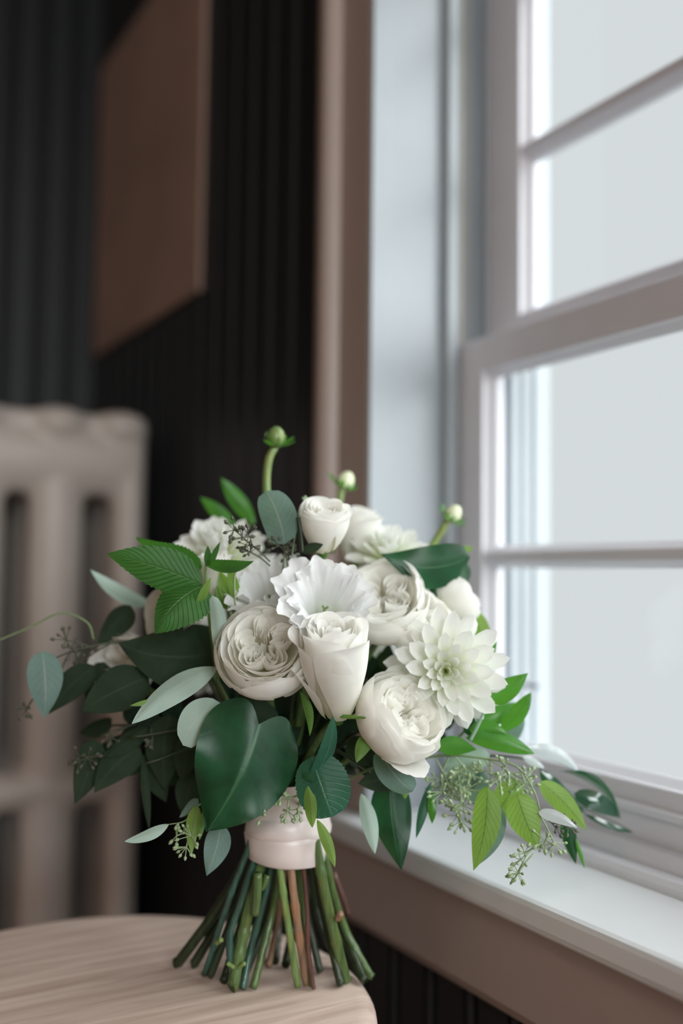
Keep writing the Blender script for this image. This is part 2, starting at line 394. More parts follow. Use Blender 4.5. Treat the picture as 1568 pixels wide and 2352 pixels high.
def sash(nm, x0, x1, z0, z1, rails, muntins, stile, yv):
    """rails: (bottom height, top height); muntins: list of (z0, z1)"""
    a, b_ = YN+.003, YJ-.003
    s = MB(); zb_, zt_ = z0+rails[0], z1-rails[1]
    s.box((x0, b_-stile, z0), (x1, b_, z1)); s.box((x0, a, z0), (x1, a+stile, z1))
    s.box((x0, a+stile, z0), (x1, b_-stile, zb_)); s.box((x0, a+stile, zt_), (x1, b_-stile, z1))
    # moulded inner bevel
    so = s.build(nm, M['sash_paint'], win, smooth=False, bevel=.002)
    xg = x0+.016
    def strip(prof, axis, p, q): MB().extrude(prof, axis, p, q).build('glazing_bead', M['sash_paint'], so, smooth=False)
    strip([(x0+.005, b_-stile), (x0+.014, b_-stile-.008), (xg, b_-stile-.008), (xg, b_-stile)], 2, zb_, zt_)
    strip([(x0+.005, a+stile), (x0+.014, a+stile+.008), (xg, a+stile+.008), (xg, a+stile)], 2, zb_, zt_)
    strip([(x0+.005, zb_), (x0+.014, zb_+.007), (xg, zb_+.007), (xg, zb_)], 1, a+stile, b_-stile)
    strip([(x0+.005, zt_), (x0+.014, zt_-.007), (xg, zt_-.007), (xg, zt_)], 1, a+stile, b_-stile)
    for (m0, m1) in muntins:
        c = (m0+m1)/2
        pr = [(x0+.002, c-.004), (x0+.004, c-.006), (x0+.012, m0), (x0+.020, m0), (x0+.026, c-.003), (x0+.026, c+.003), (x0+.020, m1), (x0+.012, m1), (x0+.004, c+.006), (x0+.002, c+.004)]
        MB().extrude(pr, 1, a+stile-.004, b_-stile+.004).build('muntin', M['sash_paint'], so, smooth=False)
    pr = [(x0+.002, yv-.004), (x0+.012, yv-.011), (x0+.020, yv-.011), (x0+.026, yv-.003), (x0+.026, yv+.003), (x0+.020, yv+.011), (x0+.012, yv+.011), (x0+.002, yv+.004)]
    MB().extrude(pr, 2, zb_-.004, zt_+.004).build('muntin', M['sash_paint'], so, smooth=False)
    zs = [zb_] + [q for mm in muntins for q in mm] + [zt_]
    for i in range(0, len(zs), 2):
        for p, q in ((a+stile, yv-.008), (yv+.008, b_-stile)):
            MB().box((xg-.0010, p-.002, zs[i]-.002), (xg+.0010, q+.002, zs[i+1]+.002)).build('pane', M['glass'], so, smooth=False)
    return so
for (x0_, x1_, h0, h1) in ((.606, .624, .006, .010), (.6245, .6385, .016, .023)):
    MB().extrude([(x0_, ZS), (x0_, ZS+h0), (x0_+.003, ZS+h1), (x1_, ZS+h1), (x1_, ZS)], 1, YN, YJ-.0125).build('bottom_stop', M['sash_paint'], win, smooth=False)
MB().extrude([(.634, ZS+.052), (.6395, ZS+.054), (.6395, ZS+.046), (.636, ZS+.046)], 1, YN+.05, YJ-.05).build('rail_bead', M['sash_paint'], win, smooth=False)
sash('lower_sash', .640, .670, ZS+.002, Z(.249), (.068, .036), [(Z(.0085), Z(.0315))], .045, .34)
sash('upper_sash', .6785, .7085, Z(.243), ZT-.002, (.033, .04), [(Z(.4405), Z(.465)), (Z(.632), Z(.655))], .058, .34)
for z in (.555, .318):
    MB().tube([(.716, YJ-.004, Z(z)), (.716, YJ-.020, Z(z))], .003, 8).build('sash_pin', M['pin'], win)
MB().box((.712, YJ-.05, Z(-.118)), (.716, YJ-.024, Z(-.113))).build('storm_catch', M['pin'], win, smooth=False)

# unseen second window added for fill light, same wall, behind the viewer
m2 = MB(); m2.box((.62, Y2, Z2), (.66, Y2+.05, Z3)); m2.box((.62, Y3-.05, Z2), (.66, Y3, Z3)); m2.box((.62, Y2+.05, Z2), (.66, Y3-.05, Z2+.06)); m2.box((.62, Y2+.05, Z3-.05), (.66, Y3-.05, Z3)); m2.box((.62, Y2+.05, Z2+.62), (.66, Y3-.05, Z2+.66))
win2 = struct('fill_window_2', m2, M['sash_paint'], smooth=False)
for p, q in ((Z2+.06, Z2+.62), (Z2+.66, Z3-.05)): MB().box((.639, Y2+.048, p-.002), (.641, Y3-.048, q+.002)).build('pane', M['glass'], win2, smooth=False)
m3 = MB(); m3.box((-.9, -2.67, .8), (-.85, -2.63, 2.25)); m3.box((.55, -2.67, .8), (.6, -2.63, 2.25)); m3.box((-.85, -2.67, .8), (.55, -2.63, .86)); m3.box((-.85, -2.67, 2.2), (.55, -2.63, 2.25)); m3.box((-.85, -2.67, 1.5), (.55, -2.63, 1.54))
win3 = struct('fill_window_3', m3, M['sash_paint'], smooth=False)  # unseen window added in the front wall to let fill light in
for p, q in ((.86, 1.5), (1.54, 2.2)): MB().box((-.852, -2.651, p-.002), (.552, -2.649, q+.002)).build('pane', M['glass'], win3, smooth=False)
# ---------------------------------------------------------------- picture on the wall
pic = empty('wall_picture', (xw-.018, 1.57, Z(.40)))
tag(pic, 'plain brown square picture hung on the dark boarded wall beyond the window', 'picture')
MB().box((XW-.007, 1.312, Z(.402)), (XW-.0005, 1.835, Z(.958))).build('canvas', M['picture'], pic, parent_origin(pic), smooth=False, bevel=.002)

# ---------------------------------------------------------------- radiator
YR = 1.39
rad = empty('cast_iron_radiator', (.36, YR+.2, 0)); tag(rad, 'pale cast iron column radiator beneath the brown picture', 'radiator')
mb = MB()
pitch = .113; cols = [.462, .359, .249, .139]
cw = [.0255, .039, .039, .039]
def ellipse_col(cx, rx, ry, z0, z1):
    nn = 16; n0 = len(mb.v); lev = [(z0-.02, .6), (z0, 1), (z1, 1), (z1+.02, .6)]
    for z, s_ in lev:
        for k in range(nn):
            a = 2*pi*k/nn; mb.v.append((cx+rx*s_*cos(a), ry*s_*sin(a), z))
    for i in range(3):
        for k in range(nn):
            a = n0+i*nn+k; b_ = n0+i*nn+(k+1) % nn; mb.f.append((a, b_, b_+nn, a+nn))
    mb.f.append(tuple(n0+k for k in reversed(range(nn)))); mb.f.append(tuple(n0+3*nn+k for k in range(nn)))
for cx, rr in zip(cols, cw): ellipse_col(cx, rr, .030, .09, Z(.19))
def hbar(z, rz, ry, x0, x1):
    nn = 16; n0 = len(mb.v)
    for x_, s_ in ((x0-.012, .55), (x0, 1), (x1, 1), (x1+.010, .6)):
        for k in range(nn):
            a = 2*pi*k/nn; mb.v.append((x_, ry*s_*cos(a), z+rz*s_*sin(a)))
    for i in range(3):
        for k in range(nn):
            a = n0+i*nn+k; b_ = n0+i*nn+(k+1) % nn; mb.f.append((a, a+nn, b_+nn, b_))
    mb.f.append(tuple(n0+k for k in range(nn))); mb.f.append(tuple(n0+3*nn+k for k in reversed(range(nn))))
hbar(Z(.160), .052, .033, cols[-1], .452); hbar(Z(.212), .016, .024, cols[-1], .462); hbar(Z(-.302), .027, .030, cols[-1], .445); hbar(.12, .05, .033, cols[-1], .445)
for cx in (.448, .357, .245, .14):
    mb.lathe([(0.0, .020), (.02, .018), (.038, .010), (.044, -.01), (.03, -.03), (0, -.03)], Vector((cx, 0, Z(.215))), Vector((0,0,1)), 16)
for cx in (cols[0], cols[-1]): ellipse_col(cx, .022, .020, .021, .12)
me = bpy.data.meshes.new('section'); me.from_pydata(mb.v, [], mb.f); me.update()
tmp = bpy.data.objects.new('section', me); COL.objects.link(tmp)
rm = tmp.modifiers.new('remesh', 'REMESH'); rm.mode = 'VOXEL'; rm.voxel_size = .006
sm = tmp.modifiers.new('smooth', 'SMOOTH'); sm.factor = .5; sm.iterations = 8
dg = bpy.context.evaluated_depsgraph_get()
sec = bpy.data.meshes.new_from_object(tmp.evaluated_get(dg)); sec.name = 'section'
bpy.data.objects.remove(tmp)
sec.polygons.foreach_set('use_smooth', [True]*len(sec.polygons)); sec.materials.clear(); sec.materials.append(M['iron'])
for k in range(6):
    link('section', sec, None, rad, Vector((0, YR+.033+k*.066, 0)) - rad.location)

# ---------------------------------------------------------------- stool
TZ = Z(-.31); TC = Vector((.2223, .7193, 0)); TR = .2005
stool = empty('wooden_stool', (TC.x, TC.y, 0)); tag(stool, 'round pale wooden stool with the bouquet standing on its seat', 'stool')
pr = [(0, -.032), (TR-.022, -.032), (TR-.010, -.030), (TR-.003, -.024), (TR, -.015), (TR-.001, -.008), (TR-.004, -.0035), (TR-.009, -.0008), (TR-.015, 0), (TR*.5, 0), (0, 0)]
MB().lathe(pr, Vector((TC.x, TC.y, TZ)), sides=96).build('seat', M['stool'], stool, Vector((TC.x, TC.y, TZ)))
for k in range(4):
    a = pi/4+k*pi/2; d_ = Vector((cos(a), sin(a), 0))
    p0 = TC + d_*.13 + Vector((0, 0, TZ-.03)); p1 = TC + d_*.185 + Vector((0,0,0))
    MB().tube([p0, p0.lerp(p1, .5), p1], [.014, .018, .013], 14).build('leg', M['stool'], stool, p1)
for k in range(4):
    a = pi/4+k*pi/2; a2 = a+pi/2
    q0 = TC + Vector((cos(a), sin(a), 0))*.163 + Vector((0,0,.19)); q1 = TC + Vector((cos(a2), sin(a2), 0))*.163 + Vector((0,0,.19))
    MB().tube([q0, q1], .009, 10).build('stretcher', M['stool'], stool, q0)

# ================================================================ the bouquet
BASE = Vector((P(625, 2250, .775).x, P(625, 2250, .775).y, TZ))
bq = empty('bridal_bouquet', BASE)
tag(bq, 'hand-tied bouquet of white roses, dahlias and trailing eucalyptus standing on wooden stool', 'bouquet')

PROF = {
 'ovate': lambda t: (t**.58)*((1-t)**1.02),
 'round': lambda t: (t**.5)*((1-t)**.55),
 'lance': lambda t: (t**.8)*((1-t)**.95),
 'strap': lambda t: (t**.4)*((1-t)**.4),
 'cord':  lambda t: ((t+.12)**.55)*((1-t)**.95) if t < 1 else 0,
}
def leaf(parent, mat, b, t, wpx, roll=0, bend=0, arch=0, fold=.22, shape='ovate', serr=0, nser=14, twist=0, wave=0, name='leaf', nt_=16, nu=6, droop=0, cupy=0):
    if arch == 0: arch = random.uniform(-.02, .10)
    if wave == 0: wave = random.uniform(.015, .045)
    twist = twist or random.uniform(-22, 22)
    B = P(*b); T = P(*t); ax = T-B; L = ax.length; ax.normalize()
    n0 = (CAM-(B+T)/2).normalized(); n0 = (n0-ax*n0.dot(ax)).normalized(); s0 = ax.cross(n0)
    dm = (b[2]+t[2])/2; wd = wpx/FPX*dm/max(.35, cos(radians(roll)))
    pf = PROF[shape]; mxv = max(pf(i/60) for i in range(61))
    vs = []; uvs = []; fs = []
    ph = random.random()*6
    if serr: nt_ = max(nt_, nser*2)
    for i in range(nt_+1):
        tt = i/nt_; q = 4*tt*(1-tt)
        c = B + ax*(L*tt) + s0*(bend*L*q) + n0*(arch*L*q)
        rr = radians(roll + twist*(tt-.5)); n = n0*cos(rr)+s0*sin(rr); s = s0*cos(rr)-n0*sin(rr)
        hw = wd/2*pf(min(max(tt, 0.0), 1))/mxv
        for j in range(nu+1):
            u = -1+2*j/nu; h = hw*u
            if serr and abs(u) > .99: h *= 1+serr*(1-2*((tt*nser) % 1.0))
            p = c + s*h - n*(fold*abs(h)) + n*(wave*wd*sin(tt*9+ph+u*1.5)*u*u)
            if cupy: p = p + n*(cupy*h*h/max(wd, 1e-5))
            if shape == 'cord': p = p - ax*(.15*L*sin(pi*min(1.0, abs(u)*.86))*((1-tt)**3))
            vs.append(tuple(p)); uvs.append((j/nu, tt))
    w_ = nu+1
    for i in range(nt_):
        for j in range(nu):
            fs.append((i*w_+j, i*w_+j+1, (i+1)*w_+j+1, (i+1)*w_+j))
    return surf(name, vs, fs, uvs, mat, parent, B)
def surf(name, vs, fs, uvs, mat, parent, origin):
    me = bpy.data.meshes.new(name)
    me.from_pydata([tuple(Vector(v)-origin) for v in vs], [], fs); me.update()
    lay = me.uv_layers.new(name='UVMap')
    buf = []
    for poly in me.polygons:
        for vi in poly.vertices: buf += uvs[vi]
    lay.data.foreach_set('uv', buf)
    me.polygons.foreach_set('use_smooth', [True]*len(me.polygons))
    me.materials.append(mat)
    return link(name, me, None, parent, origin-parent_origin(parent))

# ---- flowers -------------------------------------------------------------
class Fl:
    """frame of one flower: centre, axis, an azimuth reference"""
    def __init__(s, c, axis, roll=0):
        s.c = Vector(c); s.a = Vector(axis).normalized()
        r = (RT - s.a*RT.dot(s.a)).normalized(); q = s.a.cross(r)
        s.e1 = r*cos(roll)+q*sin(roll); s.e2 = s.a.cross(s.e1)
    def pt(s, r, phi, z): return s.c + s.a*z + (s.e1*cos(phi)+s.e2*sin(phi))*r
def cup_petal(fl, parent, mat, prof, phi0, dphi, notch=.25, npow=2.4, skew=0, ruf=0, rk=9, wbase=.45, nu=10, nv=9, seed=0, tilt=0, point=0, name='petal', rpow=3, frill=0, uc=0):
    rnd = random.Random(seed); ph = rnd.random()*6; ph2 = rnd.random()*6
    vs = []; uvs = []; fs = []
    for i in range(nv+1):
        v = i/nv
        for j in range(nu+1):
            u = -1+2*j/nu
            s = v*(1-notch*abs(u)**npow + point*(1-abs(u))**3)
            r, z = prof(s)
            r *= 1-uc*abs(u)**2.2*(.4+.6*v)
            wf = wbase+(1-wbase)*min(1, (v*1.35))**.8
            r = r + skew*u*(.3+.7*v) + ruf*(v**rpow)*(sin(rk*u+ph)+.5*sin(rk*2.3*u+ph2))
            z = z + .6*ruf*(v**rpow)*cos(rk*1.3*u+ph2) + tilt*u*v + (frill*rnd.uniform(-1, 1) if (frill and i == nv) else 0)
            vs.append(tuple(fl.pt(r, phi0+u*dphi*wf, z))); uvs.append((j/nu, v))
    w_ = nu+1
    for i in range(nv):
        for j in range(nu): fs.append((i*w_+j, i*w_+j+1, (i+1)*w_+j+1, (i+1)*w_+j))
    return surf(name, vs, fs, uvs, mat, parent, fl.c)
def bowl(R, h, a0, a1, zc=0, lip=0, lip_s=.8):
    """profile of a nested cup: polar angle runs a0..a1 degrees from the bottom"""
    def f(s):
        a = radians(a0+(a1-a0)*s)
        r = R*sin(a); z = zc-h*cos(a)
        if lip and s > lip_s:
            q = (s-lip_s)/(1-lip_s); r += lip*q*q; z -= .35*abs(lip)*q*q
        return r, z
    return f
def calyx(name, fl, R, depth, label=None, sep=5, seplen=.9):
    mbb = MB()
    mbb.lathe([(.02*R, -depth-.42*R), (.16*R, -depth-.36*R), (.24*R, -depth-.12*R), (.30*R, -depth+.02*R), (.1*R, -depth+.04*R), (0, -depth+.04*R)], fl.c, fl.a, 14)
    o = mbb.build(name, M['sepal'], bq, fl.c)
    if label: o['label'] = label
    return o
def sepals(fl, parent, R, depth, n=5, ln=.9, spread=.9, mat=None):
    for k in range(n):
        phi = k*2*pi/n+.3
        def pr(s, R=R): return (.22*R+spread*R*s*.8, -depth+.02*R-.15*R*s+.25*R*s*s)
        vs=[];uvs=[];fs=[]
        for i in range(7):
            v=i/6
            r,z=pr(v*ln); hw=.16*R*(1-v)**.8+.001*R
            for j in range(3):
                u=j-1; d=fl.pt(r,phi,z); tdir=(-fl.e1*sin(phi)+fl.e2*cos(phi))
                vs.append(tuple(d+tdir*hw*u)); uvs.append((j/2,v))
        for i in range(6):
            for j in range(2): fs.append((i*3+j,i*3+j+1,(i+1)*3+j+1,(i+1)*3+j))
        surf('sepal',vs,fs,uvs,mat or M['sepal'],parent,fl.c)

def garden_rose(label, c, axis, R, seed, roll=0, mat=None, full=True, name='garden_rose', extra=()):
    mat = mat or M['petal']; rnd = random.Random(seed)
    fl = Fl(c, axis, roll); o = calyx(name, fl, R, .72*R, label)
    sd = [seed*1000]
    def pet(*a, **k):
        sd[0] += 1; return cup_petal(fl, o, mat, *a, seed=sd[0], **k)
    # outer guard petals
    for k in range(5):
        pet(bowl(R*rnd.uniform(.98, 1.05), .80*R, 16, 112+rnd.uniform(-6, 5), 0, lip=.06*R, lip_s=.75), k*2*pi/5+rnd.uniform(-.15, .15), .82, notch=.22, skew=.05*R, ruf=.012*R, nu=14, nv=12)
    for k in range(6):
        pet(bowl(R*.93, .82*R, 18, 122+rnd.uniform(-6, 6), .03*R), k*2*pi/6+.4+rnd.uniform(-.15, .15), .68, notch=.20, skew=.06*R, ruf=.012*R, nu=14, nv=12)
    rings = [(.88, .47, 5, .80), (.79, .46, 5, .78), (.69, .43, 5, .76)]
    if not full: rings = rings[:2]
    def funnel(rt, zt, zb):
        def f(s_):
            r = rt*(.34+.76*s_**.62-.10*s_**4); z = zb+(zt-zb)*(s_**1.05); return r, z
        return f
    for q, (rr, top, n, dp) in enumerate(rings):
        off = rnd.random()*6
        for k in range(n):
            t_ = top*R*rnd.uniform(.80, 1.12)
            pet(funnel(R*rr*rnd.uniform(.95, 1.04), t_, -.40*R), off+k*2*pi/n+rnd.uniform(-.3, .3), dp*rnd.uniform(.75, 1.25), notch=rnd.uniform(.08, .26), npow=2.2, skew=rnd.uniform(-.03, .07)*R, ruf=.016*R, rk=rnd.uniform(2.5, 5), wbase=.8, nu=16, nv=10, tilt=rnd.uniform(-.10, .10)*R, uc=rnd.uniform(0, .07))
    # quartered heart: nested folded petals opening towards the middle
    nq = 4 + seed % 2
    for qd in range(nq):
        al = qd*2*pi/nq+rnd.uniform(-.2, .2)
        for j, (rr, dp) in enumerate(((.64, .78), (.58, .66), (.52, .54), (.45, .43), (.37, .33), (.29, .24))):
            t_ = R*(.43-.035*j)*rnd.uniform(.82, 1.12)
            pet(funnel(R*rr*rnd.uniform(.95, 1.05), t_, -.35*R), al+rnd.uniform(-.10, .10), dp, notch=rnd.uniform(.02, .10), npow=2.5, ruf=.024*R, rk=rnd.uniform(3, 6), wbase=.85, nu=18, nv=9, uc=rnd.uniform(.42, .60), tilt=rnd.uniform(-.08, .08)*R, skew=rnd.uniform(-.04, .04)*R)
    for k in range(4):
        pet(funnel(R*.14, .08*R, -.35*R), k*1.57+rnd.uniform(-.3, .3), .8, notch=.2, nu=8, nv=6, ruf=.02*R, wbase=.8)
    return fl, o

def tall_rose(label, c, axis, R, H, seed, roll=0, mat=None, name='rose', open_=.15, lip=.22):
    """high-centred rose: c is the base of the flower"""
    mat = mat or M['petal']; rnd = random.Random(seed)
    fl = Fl(c, axis, roll); o = calyx(name, fl, R, -.02*R, label)
    def prof(ro, top, lp, fl_=0):
        def f(s):
            z = H*top*s
            r = ro*(.42+.58*sin(min(1.0, s*1.25)*pi/2)**.8) - .10*ro*max(0, s-.55) + fl_*ro*s*s
            if s > .82: q = (s-.82)/.18; r += lp*R*q*q; z -= .10*R*q*q*abs(lp)*4
            return r, z
        return f
    layers = [(1.0, .93, lip, 3, 1.05, open_), (.93, .98, lip*.7, 3, 1.05, open_*.4), (.80, 1.0, lip*.4, 4, .85, 0), (.68, 1.0, .10, 4, .85, 0), (.55, .99, .06, 3, 1.1, 0), (.42, .98, .03, 3, 1.1, 0), (.30, .97, .0, 3, 1.15, 0), (.18, .95, 0, 2, 1.6, 0), (.09, .93, 0, 2, 1.6, 0)]
    s_ = seed*1000
    for q, (rr, top, lp, n, dp, op) in enumerate(layers):
        off = rnd.random()*6
        for k in range(n):
            s_ += 1
            cup_petal(fl, o, mat, prof(R*rr*rnd.uniform(.97, 1.03), top*rnd.uniform(.97, 1.02), lp*rnd.uniform(.7, 1.3), op), off+k*2*pi/n, dp, notch=.16, npow=2.6, skew=.05*R, ruf=.008*R, rk=5, wbase=.55, nu=14, nv=14, seed=s_)
    return fl, o

def lisianthus(label, c, axis, R, seed, roll=0, n=6, name='lisianthus', deep=.9, flare=1.0):
    rnd = random.Random(seed); fl = Fl(c, axis, roll)
    o = calyx(name, fl, R, deep*R*.95, label)
    def prof(sc, f0):
        def f(s):
            r = R*sc*(.12+.62*s**.75+.40*f0*max(0, s-.55)**1.3*2); z = -deep*R + deep*R*1.25*(s**1.15) - .30*R*f0*max(0, s-.72)
            return r, z
        return f
    for layer, (sc, f0, m_, dp) in enumerate(((1.0, flare, n, .80), (.84, flare*.6, n-1, .84))):
        off = rnd.random()*6
        for k in range(m_):
            cup_petal(fl, o, M['petal_cool'], prof(sc*rnd.uniform(.92, 1.06), f0*rnd.uniform(.6, 1.3)), off+k*2*pi/m_+rnd.uniform(-.12, .12), dp, notch=.12, npow=3, skew=.07*R, ruf=.075*R, rk=rnd.uniform(6, 10), rpow=5, frill=.022*R, wbase=.4, nu=30, nv=16, seed=seed*1000+layer*50+k)
    p0 = fl.pt(0, 0, -deep*R); p1 = fl.pt(0, 0, -.34*R)
    mbb = MB().tube([p0, p0.lerp(p1, .6), p1], [.04*R, .05*R, .02*R], 8)
    for k in range(3):
        mbb.tube([p1, fl.pt(.06*R, k*2.1, -.28*R)], [.02*R, .03*R], 6)
    mbb.build('pistil', M['stem_lime'], o, fl.c)
    return fl, o

def dahlia(label, c, axis, R, seed, roll=0, n=70, name='dahlia', th0=8, th1=108, wd=.30, mat=None, tight=1.0):
    rnd = random.Random(seed); fl = Fl(c, axis, roll); mat = mat or M['dahlia']
    o = calyx(name, fl, R, .30*R, label)
    for i in range(n):
        t = (i+.5)/n; th = radians(th0+(th1-th0)*t**.8); phi = i*2.39996+rnd.uniform(-.1, .1)
        L = R*(.50+.52*min(1, t*1.4))*rnd.uniform(.93, 1.07); W = R*wd*(.5+.6*min(1, t*1.6))*rnd.uniform(.9, 1.1)
        d = (fl.a*cos(th)+(fl.e1*cos(phi)+fl.e2*sin(phi))*sin(th)).normalized()
        side = (-fl.e1*sin(phi)+fl.e2*cos(phi)); nrm = side.cross(d)     # faces the flower axis
        if nrm.dot(fl.a) < 0 and th < pi/2: nrm = -nrm
        b0 = fl.pt(.10*R*t, phi, -.25*R*t)
        inward = (1-t)*.5*tight
        vs=[];uvs=[];fs=[]; nv_=9; nu_=6; back = rnd.uniform(-.05, .14)
        for a in range(nv_+1):
            v=a/nv_; hw = W*((v+.10)**.80)*((1.0-v)**.46)*1.2 if v<1 else W*.03
            cc = b0 + d*(L*v) + nrm*(L*(inward*v*v*.9 - back*v*v*(t)))
            for bq_ in range(nu_+1):
                u=-1+2*bq_/nu_
                cup = .55*(1-.45*v)*hw*(u*u) + .10*hw*cos(u*pi*2)*v*(1 if abs(u)<.9 else .6)
                vs.append(tuple(cc+side*(hw*u*(1-.12*(1-v)))+nrm*cup)); uvs.append((bq_/nu_, v))
        w_=nu_+1
        for a in range(nv_):
            for b_ in range(nu_): fs.append((a*w_+b_,a*w_+b_+1,(a+1)*w_+b_+1,(a+1)*w_+b_))
        surf('petal', vs, fs, uvs, mat, o, fl.c)
    return fl, o
def pxr(px, d): return px/FPX*d

# ---- the flowers, nearest first
fl, o = garden_rose('large cupped white garden rose facing the viewer', P(608, 1494, .712), V(.02, .56, .83), pxr(110, .712), 11, roll=.4)
cup_petal(fl, o, M['petal'], bowl(pxr(122, .712), pxr(92, .712), 20, 78), radians(-66), .36, notch=.3, nu=12, nv=10, seed=501)
cup_petal(fl, o, M['petal'], bowl(pxr(117, .712), pxr(92, .712), 20, 112), radians(172), .55, notch=.3, nu=14, nv=12, seed=502)
cup_petal(fl, o, M['petal'], bowl(pxr(115, .712), pxr(92, .712), 18, 118), radians(-100), .75, notch=.25, nu=16, nv=12, seed=503)
fl, o = tall_rose('tall half-open white rose standing upright', P(775, 1640, .715), V(-.06, .93, .36), pxr(71, .715), pxr(238, .715), 21, roll=.0, open_=.20, lip=.20)
def guard(R, H, f0, f1): return lambda s: (R*(.45+f0*s**.7+f1*s**3), H*s)
_R, _H = pxr(71, .715), pxr(238, .715)
cup_petal(fl, o, M['petal'], guard(_R, _H*.62, .75, .25), radians(205), .60, notch=.45, npow=2, nu=14, nv=12, seed=511, wbase=.6)
cup_petal(fl, o, M['petal'], guard(_R, _H*.80, .70, .05), radians(285), .62, notch=.55, npow=1.5, nu=16, nv=12, seed=512, wbase=.6, skew=.05*_R)
cup_petal(fl, o, M['petal'], guard(_R, _H*.78, .64, .06), radians(-12), .62, notch=.35, npow=2, nu=14, nv=12, seed=513, wbase=.6)
cup_petal(fl, o, M['petal'], guard(_R, _H*.16, .55, .35), radians(-30), .50, notch=.35, npow=2, nu=10, nv=8, seed=514)
lisianthus('white ruffled lisianthus wide open', P(748, 1376, .722), V(.08, .66, .74), pxr(116, .722), 31, roll=.3)
lisianthus('white ruffled lisianthus tucked behind the garden rose', P(608, 1348, .748), V(-.25, .78, .50), pxr(98, .748), 32, roll=1.3, n=5)
garden_rose('cream rose behind the ruffled lisianthus', P(880, 1384, .765), V(-.06, .70, .70), pxr(104, .765), 12, roll=.8)
_lr = garden_rose('white rose low on the right with a loose curled outer petal', P(920, 1648, .715), V(.58, .58, .56), pxr(106, .715), 13, roll=.2)
fl, o = _lr
_R = pxr(104, .715)
cup_petal(fl, o, M['petal'], bowl(1.07*_R, .86*_R, 20, 92, -.02*_R, lip=.30*_R, lip_s=.55), radians(-78), .62, notch=.30, npow=2.2, ruf=.02*_R, nu=18, nv=14, seed=521)
cup_petal(fl, o, M['petal'], bowl(1.05*_R, .84*_R, 16, 118, .0), radians(-140), .95, notch=.22, npow=2.4, nu=18, nv=14, seed=522)
cup_petal(fl, o, M['petal'], bowl(1.08*_R, .84*_R, 16, 112, .0), radians(165), .85, notch=.22, npow=2.4, nu=18, nv=14, seed=523)
dahlia('white dahlia with pointed petals on the right', P(1024, 1540, .735), V(-.10, .10, .98), pxr(132, .735), 41, roll=.5, n=58, th0=18, th1=100, wd=.27, tight=.38)
garden_rose('white rose half hidden behind the dahlia', P(962, 1432, .762), V(.2, .7, .6), pxr(80, .762), 14, roll=.1, full=False)
tall_rose('small white spray rose at the top', P(742, 1262, .755), V(.05, .90, .40), pxr(56, .755), pxr(112, .755), 22, roll=.5, open_=.10, lip=.12, name='spray_rose')
dahlia('white dahlia at the upper left of the bouquet', P(500, 1275, .815), V(-.15, .80, .45), pxr(120, .815), 42, roll=.2, n=60)
dahlia('small white dahlia at the back near the window', P(893, 1276, .820), V(.05, .82, .50), pxr(104, .820), 43, roll=.2, n=56)
tall_rose('blurred white rose behind the spray rose', P(815, 1290, .835), V(.05, .95, .2), pxr(48, .835), pxr(125, .835), 23, name='rose')
garden_rose('white rose at the far right edge of the bouquet', P(1042, 1374, .80), V(.72, .52, -.25), pxr(66, .80), 24, name='rose', full=False)
garden_rose('shaded rose at the left under the mint leaves', P(405, 1415, .785), V(-.45, .20, .80), pxr(76, .785), 15, full=False)
garden_rose('dim blush rose deep at the left edge', P(282, 1530, .795), V(-.5, .25, .75), pxr(78, .795), 16, full=False)
tall_rose('white bell flower beside the mint leaves', P(505, 1385, .765), V(-.12, .95, .2), pxr(34, .765), pxr(120, .765), 25, name='bell_flower', open_=.1, lip=.2)
garden_rose(None, P(700, 1420, .88), V(-.1, .5, -.7), pxr(100, .88), 17, full=False)
dahlia(None, P(480, 1480, .88), V(-.5, .3, -.7), pxr(100, .88), 44, n=50)
lisianthus(None, P(900, 1500, .87), V(.5, .3, -.7), pxr(95, .87), 33)

# ---- unopened dahlia buds on bare stalks
def bud(c, axis, R, stalk, label, show=.5, seed=0, head='bud'):
    fl = Fl(c, axis, seed); rnd = random.Random(seed)
    mbb = MB().tube(spline([*stalk, fl.pt(0, 0, -.75*R)], 12), pxr(9, .82), 8)
    o = mbb.build('dahlia_bud', M['stem_lime'], bq, Vector(c)); o['label'] = label
    MB().lathe([(0, -.8*R), (.45*R, -.72*R), (.72*R, -.3*R), (.74*R, .1*R), (.55*R, .55*R), (.25*R, .82*R), (0, .88*R)], fl.c, fl.a, 16).build('bud_head', M[head], o, fl.c)
    for k in range(8):
        phi = k*2*pi/8+.2
        cup_petal(fl, o, M['sepal'], bowl(.80*R, .82*R, 12, 95+show*30), phi, .42, notch=.8, npow=1.3, nu=6, nv=6, seed=k, name='bract')
    for k in range(6):
        phi = k*2*pi/6+rnd.random(); ln = rnd.uniform(.9, 1.35)
        vs = []; uvs = []; fs = []
        for i in range(7):
            v = i/6; r = .3*R+1.1*R*ln*v; z = -.62*R+R*(.55*v*v*rnd.uniform(.9, 1.1)); hw = .36*R*(1-v)**.5*(.5+v)
            t_ = (-fl.e1*sin(phi)+fl.e2*cos(phi))
            for j in range(3): vs.append(tuple(fl.pt(r, phi, z)+t_*hw*(j-1)+fl.a*(.1*R*abs(j-1)))); uvs.append((j/2, v))
        for i in range(6):
            for j in range(2): fs.append((i*3+j, i*3+j+1, (i+1)*3+j+1, (i+1)*3+j))
        surf('bract', vs, fs, uvs, M['ruscus'], o, fl.c)
bud(P(633, 1005, .80), V(.12, .95, .25), pxr(30, .80), [P(625, 1250, .80), P(612, 1130, .80), P(616, 1060, .80)], 'green dahlia bud on the tallest bare stalk', .55, 1, 'stem_lime')
bud(P(793, 1105, .86), V(.45, .80, .1), pxr(27, .86), [P(760, 1270, .86), P(775, 1180, .86)], 'pale dahlia bud against the brown window casing', .1, 2)
